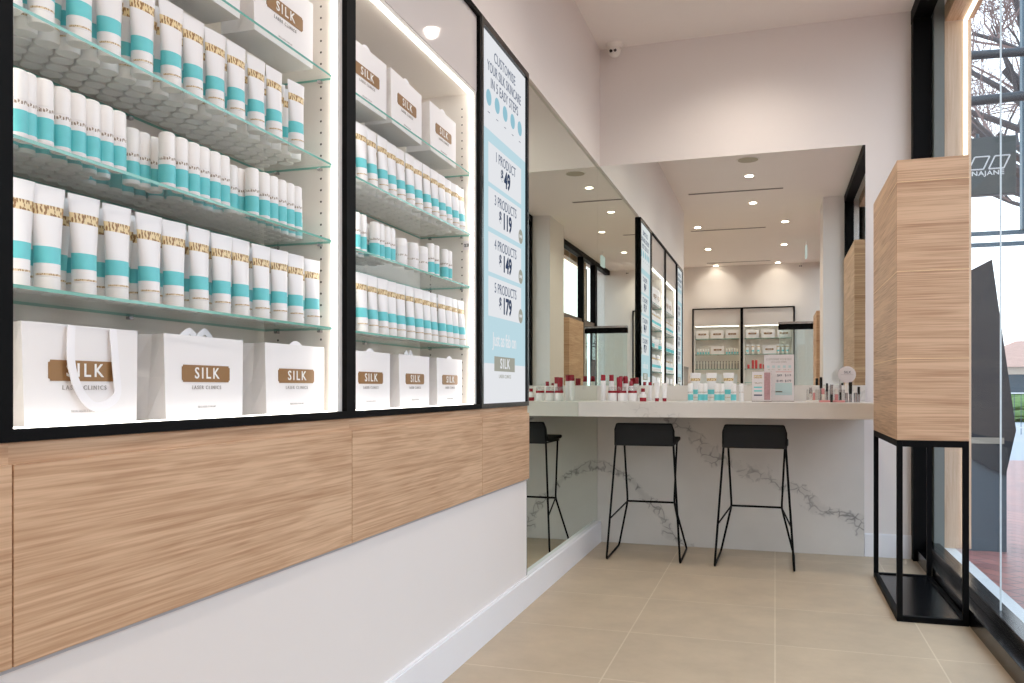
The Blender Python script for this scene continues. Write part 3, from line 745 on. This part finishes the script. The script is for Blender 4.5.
fl(d, 'rule', -.035, .035, .163, .1645, M['ink'])

# ================================================================ stools
def make_stool():
    t = empty('bar_stool')
    # seat + low back as one curved upholstered shell, y=-: back side (towards the camera)
    bm = bmesh.new(); prof = [(-.205, .838), (-.197, .800), (-.186, .755), (-.165, .722), (-.12, .712), (0, .712), (.14, .716), (.168, .722)]
    th = .022; n = len(prof); rows = []
    for i, (y, z) in enumerate(prof):
        a = Vector(prof[max(i - 1, 0)]); b = Vector(prof[min(i + 1, n - 1)]); d = (b - a).normalized(); nn = Vector((-d.y, d.x)) if True else 0
        if nn.y < 0 and i > 3: nn = -nn
        hw = .178 - (.010 if i == 0 else 0) + .012 * (1 if i > 3 else i / 4)
        o_ = Vector((y, z)) - nn * 0; p_ = Vector((y, z)) + nn * (th if i > 2 else th)
        rows.append([bm.verts.new((-hw, o_.x, o_.y)), bm.verts.new((hw, o_.x, o_.y)), bm.verts.new((hw, p_.x, p_.y)), bm.verts.new((-hw, p_.x, p_.y))])
    for a, b in zip(rows, rows[1:]):
        for k in range(4): bm.faces.new((a[k], a[(k + 1) % 4], b[(k + 1) % 4], b[k]))
    bm.faces.new(rows[0][::-1]); bm.faces.new(rows[-1])
    o = finish(bm, 'seat_shell', M['seat'], t, smooth=50)
    bv = o.modifiers.new('b', 'BEVEL'); bv.width = .009; bv.segments = 3; bv.limit_method = 'ANGLE'; bv.angle_limit = math.radians(50)
    # back skirt panel below the backrest
    bm = bmesh.new(); box_to(bm, -.184, .184, -.196, -.178, .700, .80, 0, .006); finish(bm, 'backrest_cover', M['seat'], t)
    r = .0065
    for s in (-1, 1):
        bm = bmesh.new()
        tube_to(bm, fillet([(s * .176, -.178, .705), (s * .222, -.25, r), (s * .222, .235, r), (s * .150, .14, .315), (s * .170, .12, .712)], .03, 5), r, 8)
        finish(bm, 'leg', M['black'], t, smooth=True)
        bm = bmesh.new(); tube_to(bm, [(s * .150, .14, .315), (s * .207, -.226, .25)], .005, 8); finish(bm, 'stretcher', M['black'], t, smooth=True)
    bm = bmesh.new(); tube_to(bm, [(-.150, .14, .315), (.150, .14, .315)], .0065, 8); finish(bm, 'footrest', M['black'], t, smooth=True)
    bm = bmesh.new()
    for s in (-1, 1): tube_to(bm, [(s * .176, -.178, .706), (s * .170, .15, .706)], .006, 6)
    tube_to(bm, [(-.170, .12, .706), (.170, .12, .706)], .006, 6); tube_to(bm, [(-.176, -.178, .706), (.176, -.178, .706)], .006, 6)
    finish(bm, 'seat_frame', M['black'], t, smooth=True)
    bm = bmesh.new(); 
    for s in (-1, 1): tube_to(bm, [(s * .176, -.190, .706), (s * .178, -.207, .80), (s * .165, -.214, .836)], .004, 6)
    tube_to(bm, [(-.165, -.214, .836), (.165, -.214, .836)], .004, 6)
    finish(bm, 'back_frame', M['black'], t, smooth=True)
    return t
st = make_stool(); st.location = (-.768, 5.275, 0); st.rotation_euler.z = .02
tag(st, 'black low-backed bar stool beside the side mirror, under the counter', 'bar stool', 'bar stools at the counter')
s2 = copy_tree(st); s2.location = (-.113, 5.255, 0); s2.rotation_euler.z = -.015; s2['label'] = 'black low-backed bar stool at the middle of the counter, away from the mirror'

# ================================================================ tall oak boxes on black stands
def plinth(x, y, label, w=.2915, d=.94):
    t = empty('timber_display_box', (x, y, 0)); tag(t, label, 'display plinth', 'oak boxes on black stands by the window')
    b = .024
    zt = .82
    L = []
    for xx in (0, w - b):
        for yy in (0, d - b): L.append((xx, xx + b, yy, yy + b, 0, zt))
    f = boxes('stand_post', [L[0]], M['black'], t, .001)
    for q in L[1:]: boxes('stand_post', [q], M['black'], t, .001)
    boxes('top_ring', [(b, w - b, 0, b, zt - .030, zt), (b, w - b, d - b, d, zt - .030, zt), (0, b, b, d - b, zt - .030, zt), (w - b, w, b, d - b, zt - .030, zt)], M['black'], t)
    boxes('base_ring', [(b, w - b, 0, b, 0, .026), (b, w - b, d - b, d, 0, .026), (0, b, b, d - b, 0, .026), (w - b, w, b, d - b, 0, .026)], M['black'], t)
    box('base_plate', b, w - b, b, d - b, .004, .020, M['blackg'], t)
    zs = [zt, 1.186, 1.58, 1.984, 2.085]
    for a, c in zip(zs, zs[1:]):
        box('timber_section', 0, w, 0, d, a + (.0035 if a > zt else 0), c, M['oakx'], t, .0008)
    boxes('inlay_line', [(-.0006, w + .0006, -.0006, d + .0006, z, z + .0035) for z in zs[1:-1]], M['goldline'], t)
    return t
plinth(.526, 4.10, 'tall oak box on a black metal stand at the window beside the counter')
plinth(.526, -1.45, 'second oak box on black stand, behind the camera, seen in the mirror')

# ================================================================ ceiling fittings
def downlight(x, y, label, power=24, ang=140):
    t = empty('downlight', (x, y, ZC)); tag(t, label, 'downlight', 'recessed ceiling downlights')
    lathe('trim_ring', [(.056, -.004), (.058, 0)], M['white'], t, 28)
    lathe('lens', [(.045, -.0065), (.045, -.0042)], M['lamp'], t, 24)
    l = bpy.data.lights.new('downlight_beam', 'SPOT'); l.energy = power * (1.9 if y > 3 else 1 if y > 1 else 1.9); l.color = (1, .90, .80); l.spot_size = math.radians(ang); l.spot_blend = 1.; l.shadow_soft_size = .045
    lo = bpy.data.objects.new('downlight_beam', l); COL.objects.link(lo); lo.parent = t; lo.location = (0, 0, -.02)
DL = [(-.18, 4.97, 'in front of the back mirror'), (-.22, 3.4, 'second from the back mirror'), (-.27, 1.79, 'third from the back mirror, seen in it'), (-.264, .4, 'near the wall pillar, seen in mirror'),
      (-1.07, -1.02, 'first over the rear room, cabinet side'), (.133, -.95, 'first over the rear room, window side'), (-1.07, -3.0, 'middle of the rear room, cabinet side'), (.14, -2.9, 'middle of the rear room, window side'),
      (-1.07, -4.95, 'above the first rear cabinet'), (.05, -4.90, 'above the second rear cabinet'), (-2.3, -1.0, 'added unseen as fill, rear room by the left return wall'), (-2.3, -2.9, 'added unseen as fill, rear room centre'), (-2.3, -4.6, 'added unseen as fill, rear room corner')]  # last three are unseen, added to lift the rear room's ambient light
for x, y, n in DL: downlight(x, y, 'round recessed ceiling downlight ' + n)
def slot(x0, x1, y, label):
    o = empty('ceiling_slot_diffuser', ((x0 + x1) / 2, y, ZC)); w = (x1 - x0) / 2
    box('frame', -w, w, -.036, .036, -.003, -.0005, M['white'], o); box('slot', -w + .01, w - .01, -.024, .024, -.005, -.0032, M['slot'], o)
    tag(o, label, 'air diffuser', 'linear air slots in the ceiling')
slot(-1.0, .1, 1.1, 'long dark ceiling air slot nearest the shelves in the mirror')
slot(-1.2, -.12, -1.3, 'middle ceiling air slot in the mirrored room')
slot(-1.22, -.07, -4.6, 'ceiling air slot in front of the rear cabinets')
slot(-1.0, .1, 3.9, 'air slot above the room in front of the counter')
o = empty('ceiling_speaker', (-.263, 2.46, ZC)); lathe('rim', [(.112, -.004), (.115, 0)], M['white'], o, 32); lathe('speaker_cover', [(.10, -.007), (.10, -.0042)], pbr('speaker_mesh', (186, 180, 160), .8), o, 32)
tag(o, 'round beige ceiling speaker seen at the top of the mirror', 'speaker')
def cctv(x, y, label, rz):
    t = empty('security_camera', (x, y, ZC), rz); tag(t, label, 'security camera', 'turret security cameras')
    lathe('base', [(.050, -.034), (.056, -.022), (.060, -.0005)], M['white'], t, 28)
    bm = bmesh.new(); bmesh.ops.create_uvsphere(bm, u_segments=24, v_segments=16, radius=.042, matrix=Matrix.Translation((0, -.008, -.052))); b = finish(bm, 'turret', M['white'], t, smooth=True)
    for xx, r in ((-.014, .0115), (.014, .0100)):
        bm = bmesh.new(); bmesh.ops.create_cone(bm, cap_ends=True, radius1=r, radius2=r, depth=.006, segments=20, matrix=Matrix.Translation((xx, -.0475, -.062)) @ Matrix.Rotation(math.radians(74), 4, 'X')); finish(bm, 'lens', M['rubber'] if xx < 0 else M['dark'], b)
cctv(-1.035, 5.562, 'white turret security camera on the ceiling above the corner mirror', -.05)
cctv(.45, -5.1, 'security camera at the far end of the mirrored ceiling', PI)
o = empty('exit_sign', (.47, -2.7, 3.2)); box('sign_blade', -.012, .012, -.15, .15, -.08, .10, emit('exit_sign_glow', (235, 245, 240), .5), o); bm = bmesh.new(); tube_to(bm, [(0, 0, .1), (0, 0, ZC - 3.2)], .006); finish(bm, 'hanger', M['white'], o)
tag(o, 'hanging white emergency sign seen edge-on in the mirror', 'sign')

# ================================================================ rear room, seen in the mirrors
RZ = 0
def rear_cab(x0, x1, label):
    t = cabinet('rear_display_cabinet', x0, x1, label, depth=.28, xf=0, shelves=[2.0, 1.70, 1.42, 1.16], holes=False, led=False)
    # turned to face +Y: local +X -> world +Y, local +Y -> world -X
    t.rotation_euler = (0, 0, PI / 2); t.location = (x1, -5.05, 0); return t
rear_cab(-1.52, -.60, 'rear wall cabinet with bags and bottles, mirrored beside the big screen end')
rear_cab(-.60, .35, 'rear wall cabinet with red bottles, mirrored behind the poster')
struct(boxes('wall_rear_cladding', [(-3.6, -1.525, -5.35, -5.06, 0, ZC), (.355, XR + .1, -5.35, -5.06, 0, ZC), (-1.525, .355, -5.35, -5.06, 2.585, ZC), (-1.525, .355, -5.35, -5.06, 0, .965)], M['wall']))
def rbag(x, z, label):
    o = copy_tree(b_s); o.location = (x, -5.12, z + .0008); o.rotation_euler = (0, 0, PI / 2); o.scale = (.9, .9, .9); tag(o, label, 'shopping bag', 'bags in the rear cabinets')
for i, x in enumerate((-1.34, -1.06, -.78)): rbag(x, 2.0, f'bag on top shelf of rear cabinet beside the mirrored screens, {ORD[i]} of three')
for i, x in enumerate((-.41, -.125, .16)): rbag(x, 2.0, f'bag on top shelf of rear cabinet behind the poster, {ORD[i]} of three')
rbag(-1.05, 1.70, 'lone bag among bottles on a rear cabinet shelf, left one'); rbag(-.10, 1.70, 'lone bag among tubes on a rear cabinet shelf, right one')
for i, x in enumerate((-1.42, -1.37, -1.32, -1.27, -1.22, -.88, -.83, -.78, -.73, -.68)):
    o = place('b', x, -5.12, 1.70, PI / 2, 'white bottle beside the lone bag in the mirrored rear cabinet, screen side', 'rear cabinet bottles beside the lone bag')
for i, x in enumerate((-.50, -.40, -.30, .06, .14, .22)):
    o = place('t', x, -5.12, 1.70, PI / 2, 'tube beside the lone bag in the mirrored rear cabinet, poster side', 'rear cabinet tubes beside the lone bag')
ser = lathe('slim_serum', [(.014, 0), (.014, .10), (.006, .11), (.006, .13)], pbr('grey_serum_glass', (150, 148, 140), .3), n=12); lathe('dropper', [(.007, .1305), (.007, .15)], M['dark'], ser, 10)
k = 0
for x in [-1.44 + .055 * i for i in range(15)]:
    o = ser if k == 0 else copy_tree(ser); k += 1
    o.location = (x, -5.13, 1.4206); tag(o, 'slim grey serum bottle in a row, third shelf of mirrored rear cabinet', 'bottle', 'serum bottles in the rear cabinet')
rr = lathe('red_bottle', [(.022, 0), (.022, .13), (.018, .135)], pbr('bright_red_plastic', (196, 60, 60), .3), n=14); lathe('cap', [(.014, .1355), (.014, .155)], M['white'], rr, 12)
for k, (x, h) in enumerate(((-.48, .6), (-.40, 1.2), (-.34, 1.2), (-.26, .7), (-.20, .6), (-.12, .9))):
    o = rr if k == 0 else copy_tree(rr); o.scale = (1, 1, h); o.location = (x, -5.12, 1.4206); tag(o, f'red bottle in mirrored rear cabinet, {ORD[k]} of six on the third shelf', 'bottle', 'red bottles in the rear cabinet')
o = empty('reception_cabinet', (-1.42, -.9, 0)); box('body', -.2, .2, -.3, .3, 0, 1.33, pbr('taupe_laminate', (150, 136, 122), .5), o); box('top', -.205, .205, -.305, .305, 1.3305, 1.36, pbr('taupe_top', (128, 118, 106), .4), o)
tag(o, 'taupe box-like cabinet beyond the mirrored screens', 'cabinet')
o = empty('open_glass_door', (.06, -2.75, 0)); box('leaf_glass', 0, .72, -.006, .006, .10, 1.99, glass_mat('door_glass', (.90, .98, .98), 1., 1.5, .1), o)
boxes('header_bar', [(-.01, .73, -.03, .03, 1.99, 2.08)], M['black'], o); box('top_rail', -.01, .73, -.034, .034, 2.0805, 2.115, M['chrome'], o); box('foot_rail', 0, .72, -.02, .02, 0.004, .0995, M['chrome'], o)
tag(o, 'glass entrance door with black header, standing open in the mirror', 'door')

# ================================================================ OUTSIDE
struct(box('ground', XR + .02, 22, -12, 14, -.08, -.02, M['paver']))
struct(box('road', XR + .02, 60, 14, 60, -.08, -.03, M['road']))
# blade sign
sx0, sx1, sy = 1.03, x_at(1015, 6.0), 6.0
o = empty('blade_sign', (sx0, sy, 2.29)); w = sx1 - sx0
box('sign_box', 0, w, -.03, .03, 0, .37, M['sign'], o, .003)
tag(o, 'grey blade sign with outlined letters hanging outside near the window top', 'sign')
lw = .0045
def para(x, z, w_, h_, sk, open_left=False):
    P = [(x, z), (x + w_, z), (x + w_ + sk, z + h_), (x + sk, z + h_)]
    bm = bmesh.new()
    seg = list(zip(P, P[1:] + P[:1]))
    if open_left: seg = seg[1:3]
    for a, b in seg: tube_to(bm, [(a[0], -.031, a[1]), (b[0], -.031, b[1])], lw, 6)
    finish(bm, 'outline_letter', M['signtxt'], o)
para(w - .395, .165, .075, .08, .035, True)
para(w - .27, .165, .085, .08, .035)
para(w - .155, .165, .085, .08, .035)
text('CHINAJANE', .040, (w - .205, -.0312, .138), M['signtxt'], o, 1.1, 1.2, (PI / 2, 0, 0), bold=.0008)
bm = bmesh.new(); tube_to(bm, [(-.06, 0, .34), (w, 0, .34)], .012); tube_to(bm, [(w / 2, 0, .37), (w / 2, 0, .40)], .01); finish(bm, 'bracket', M['steel'], o)
# faceted kiosk
k = empty('street_kiosk', (1.08, 6.15, -.02)); tag(k, 'dark faceted kiosk with pointed top standing outside the glass', 'kiosk')
bm = bmesh.new(); x1 = .415
low = [(0, 0), (x1 - .05, 0), (x1 - .05, .5), (0, .5)]
vs = [[bm.verts.new((x, y, z)) for x, y in low] for z in (0, .70)]
for i in range(4): bm.faces.new((vs[0][i], vs[0][(i + 1) % 4], vs[1][(i + 1) % 4], vs[1][i]))
bm.faces.new(vs[0][::-1]); bm.faces.new(vs[1]); finish(bm, 'base', M['kiosk2'], k)
bm = bmesh.new()
A_ = [(-.02, -.02, .705), (x1, -.02, .80), (x1, .52, .80), (-.02, .52, .705)]
T_ = [(-.02, -.02, 1.76), (.285, .02, 1.925), (.285, .48, 1.925), (-.02, .52, 1.76)]
a = [bm.verts.new(v) for v in A_]; b = [bm.verts.new(v) for v in T_]; c = [bm.verts.new((x1 - .06, yy, .50)) for yy in (-.02, .52)]
for i in range(4): bm.faces.new((a[i], a[(i + 1) % 4], b[(i + 1) % 4], b[i]))
bm.faces.new(b)
bm.faces.new((a[0], c[0], a[1])); bm.faces.new((a[3], a[2], c[1])); bm.faces.new((a[1], c[0], c[1], a[2])); bm.faces.new((a[0], a[3], c[1], c[0]))
finish(bm, 'roof_shell', M['kiosk'], k)
box('timber_band', -.024, x1 - .07, -.026, -.021, .71, .75, pbr('weathered_band', (150, 146, 134), .6), k)
# canopy frame of steel bars
pp = empty('awning_pipe', (1.3, 8.0, 0)); tag(pp, 'thick grey round awning arms crossing in front of the branches', 'awning frame')
for za, zb_, rr_ in ((3.93, 3.80, .055), (3.52, 3.56, .06)):
    bm = bmesh.new(); tube_to(bm, [(0, 0, za), (3.2, 0, zb_)], rr_ * .68, 12); finish(bm, 'arm', M['pipe'], pp, smooth=True)
bm = bmesh.new(); tube_to(bm, [(3.1, .0, 0), (3.1, .0, 3.9)], .06, 12); finish(bm, 'support_post', M['kiosk2'], pp, smooth=True)
o = empty('canopy_frame', (1.15, 8.3, -.02)); tag(o, 'blue-grey steel canopy bars crossing the view outside', 'canopy frame')
for z in (2.33, 2.43): box('bar', 0, 5, -.02, .02, z, z + .035, M['steel'], o)
box('post', x_at(1021, 8.3) - 1.15, x_at(1021, 8.3) - 1.07, -.04, .04, 2.465, 5.5, M['steel'], o); box('leg_post', 4.9, 5, -.05, .05, 0, 2.33, M['steel'], o)
# bare tree
def grow(bm, p, d, L, r, depth, rnd, mi=0):
    pts = [p]; rad = [r]; n = 5; q = Vector(p); dd = Vector(d).normalized()
    for i in range(n):
        dd = (dd + Vector((rnd.uniform(-.22, .22), rnd.uniform(-.22, .22), rnd.uniform(-.12, .20)))).normalized()
        q = q + dd * L / n; pts.append(q.copy()); rad.append(max(.006, r * (1 - .45 * (i + 1) / n)))
    tube_to(bm, pts, rad, 7 if r > .04 else 4, 0 if r > .03 else 1)
    if depth == 0: return
    for c in range(3 if depth > 1 else 6):
        i = rnd.randint(2, n); s = pts[i]
        nd = (dd + Vector((rnd.uniform(-1, 1), rnd.uniform(-1, 1), rnd.uniform(-.5, .7)))).normalized()
        grow(bm, s, nd, L * rnd.uniform(.55, .8), max(.006, rad[i] * rnd.uniform(.5, .7)), depth - 1, rnd)
def tree(x, y, z0, seed, limbs, label, tr=.22):
    t = empty('bare_tree', (x, y, -.02)); tag(t, label, 'tree', 'bare street trees')
    bm = bmesh.new(); tube_to(bm, [(0, 0, 0), (.1, 0, 1.2), (.05, .1, 2.4), (0, .1, z0)], [tr * 1.3, tr, tr * .9, tr * .8], 12); finish(bm, 'trunk', M['bark'], t, smooth=True)
    rnd = random.Random(seed); bm = bmesh.new()
    for d, L, r in limbs: grow(bm, Vector((0, .1, z0 - .1)), d, L, r, 4, rnd)
    finish(bm, 'branches', [M['bark'], M['twig']], t, smooth=True)
tree(4.9, 13.5, 3.2, 5, [((-1, -.25, .20), 3.6, .13), ((-1, .1, .62), 3.4, .15), ((-.6, -.6, .9), 3.0, .13), ((-.9, .3, 1.2), 3.2, .12), ((.5, .3, 1), 3, .12), ((-1, -.7, .42), 3.2, .11)], 'gnarled bare tree close outside the window, thick branches')
tree(8.4, 24, 5.2, 11, [((-1, -.1, .35), 3.6, .12), ((-1, .3, .9), 4.0, .12), ((-.4, -.6, 1.1), 3.6, .12), ((.5, .3, 1), 3, .12), ((-1, 0, .1), 3.4, .08)], 'bare tree farther off behind the gnarled one', .18)
tree(5.6, 20, 5.0, 21, [((-.8, -.2, .6), 2.6, .07), ((-.3, .3, 1.2), 3.0, .08), ((.5, -.4, .9), 2.8, .07), ((-.9, -.5, .1), 2.4, .05), ((.7, 0, .3), 2.4, .06), ((0, -.6, .5), 2.6, .06)], 'slender bare tree with many fine reddish twigs', .10)
# house and hedge, fence across the road
h = empty('distant_house', (8.0, 38, 0)); tag(h, 'low pale house with terracotta roof across the road', 'house')
box('walls', 0, 10, 0, 6, 0, 1.9, M['render'], h)
bm = bmesh.new(); v = [bm.verts.new(q) for q in ((-.5, -.5, 1.9), (10.5, -.5, 1.9), (10.5, 6.5, 1.9), (-.5, 6.5, 1.9), (2, 3, 3.1), (8, 3, 3.1))]
for f in ((0, 1, 5, 4), (1, 2, 5), (2, 3, 4, 5), (3, 0, 4), (3, 2, 1, 0)): bm.faces.new([v[i] for i in f])
finish(bm, 'roof', M['tiles'], h)
for x in (.8, 3): box('window', x, x + 1.2, -.03, .0, .8, 1.6, M['kiosk2'], h)
bm = bmesh.new(); box_to(bm, 5.5, 14, 30, 31, 0, .75); bmesh.ops.subdivide_edges(bm, edges=bm.edges[:], cuts=12, use_grid_fill=True)
for v in bm.verts: v.co += Vector((R.uniform(-.1, .1), R.uniform(-.15, .15), R.uniform(-.1, .12)))
o = finish(bm, 'hedge', M['hedge']); tag(o, 'low green hedge before the distant house', 'hedge', kind='stuff')
f = empty('iron_fence', (4.2, 22, -.03)); tag(f, 'thin dark railing fence along the far footpath', 'fence')
box('rail', 0, 7, -.02, .02, .95, .98, M['concrete'], f); box('rail', 0, 7, -.02, .02, .15, .18, M['concrete'], f)
boxes('bars', [(i * .14, i * .14 + .012, -.008, .008, .0, .95) for i in range(50)], M['steel'], f)
# building across the street so reflections and the far side are not empty
bld = empty('street_building', (9.5, -8, -.02)); box('walls', 0, 6, 0, 20, 0, 3.2, M['render'], bld); tag(bld, 'pale building across the street, glimpsed in the side mirror', 'building')
for yy in range(6): box('window', -.03, 0, 1.2 + yy * 3.1, 3 + yy * 3.1, 1, 2.6, M['kiosk2'], bld)
sb = empty('hanging_oak_sign', (1.3, -2.3, 2.45)); box('board', 0, .06, -.9, .9, 0, .45, pbr('brown_board', (120, 92, 70), .5), sb); boxes('hanger', [(.02, .04, -.7, -.68, .4505, .9), (.02, .04, .68, .70, .4505, .9)], M['steel'], sb)
tag(sb, 'brown sign board outside the rear window, seen in the side mirror', 'sign')

# ================================================================ LIGHT
wld = bpy.data.worlds.new('sky'); SC.world = wld; wld.use_nodes = True; nt = wld.node_tree; nt.nodes.clear()
wo = nt.nodes.new('ShaderNodeOutputWorld'); bg = nt.nodes.new('ShaderNodeBackground')
tc = nt.nodes.new('ShaderNodeTexCoord'); sp = nt.nodes.new('ShaderNodeSeparateXYZ'); cr = nt.nodes.new('ShaderNodeValToRGB')
cr.color_ramp.elements[0].position = .0; cr.color_ramp.elements[0].color = (.95, .97, 1, 1)
cr.color_ramp.elements[1].position = .8; cr.color_ramp.elements[1].color = (.62, .78, 1, 1)
nt.links.new(tc.outputs['Generated'], sp.inputs[0]); nt.links.new(sp.outputs[2], cr.inputs[0]); nt.links.new(cr.outputs[0], bg.inputs[0])
bg.inputs[1].default_value = 2.3; nt.links.new(bg.outputs[0], wo.inputs[0])

# ================================================================ CAMERA
cam = bpy.data.cameras.new('camera'); co = bpy.data.objects.new('camera', cam); COL.objects.link(co)
cam.sensor_width = 36; cam.lens = F / 1024 * 36; cam.clip_start = .05; cam.clip_end = 200
cam.shift_y = (388 - 341.5) / 1024
co.location = (0, 0, EYE); co.rotation_euler = (PI / 2, 0, TH)
SC.camera = co
cy = SC.cycles
cy.max_bounces = 14; cy.diffuse_bounces = 6; cy.glossy_bounces = 8; cy.transparent_max_bounces = 24; cy.transmission_bounces = 8
cy.use_denoising = True; cy.sample_clamp_indirect = 6
vs_ = SC.view_settings; vs_.view_transform = 'Standard'; vs_.look = 'None'; vs_.gamma = 1; vs_.use_curve_mapping = False
vs_.exposure = .31
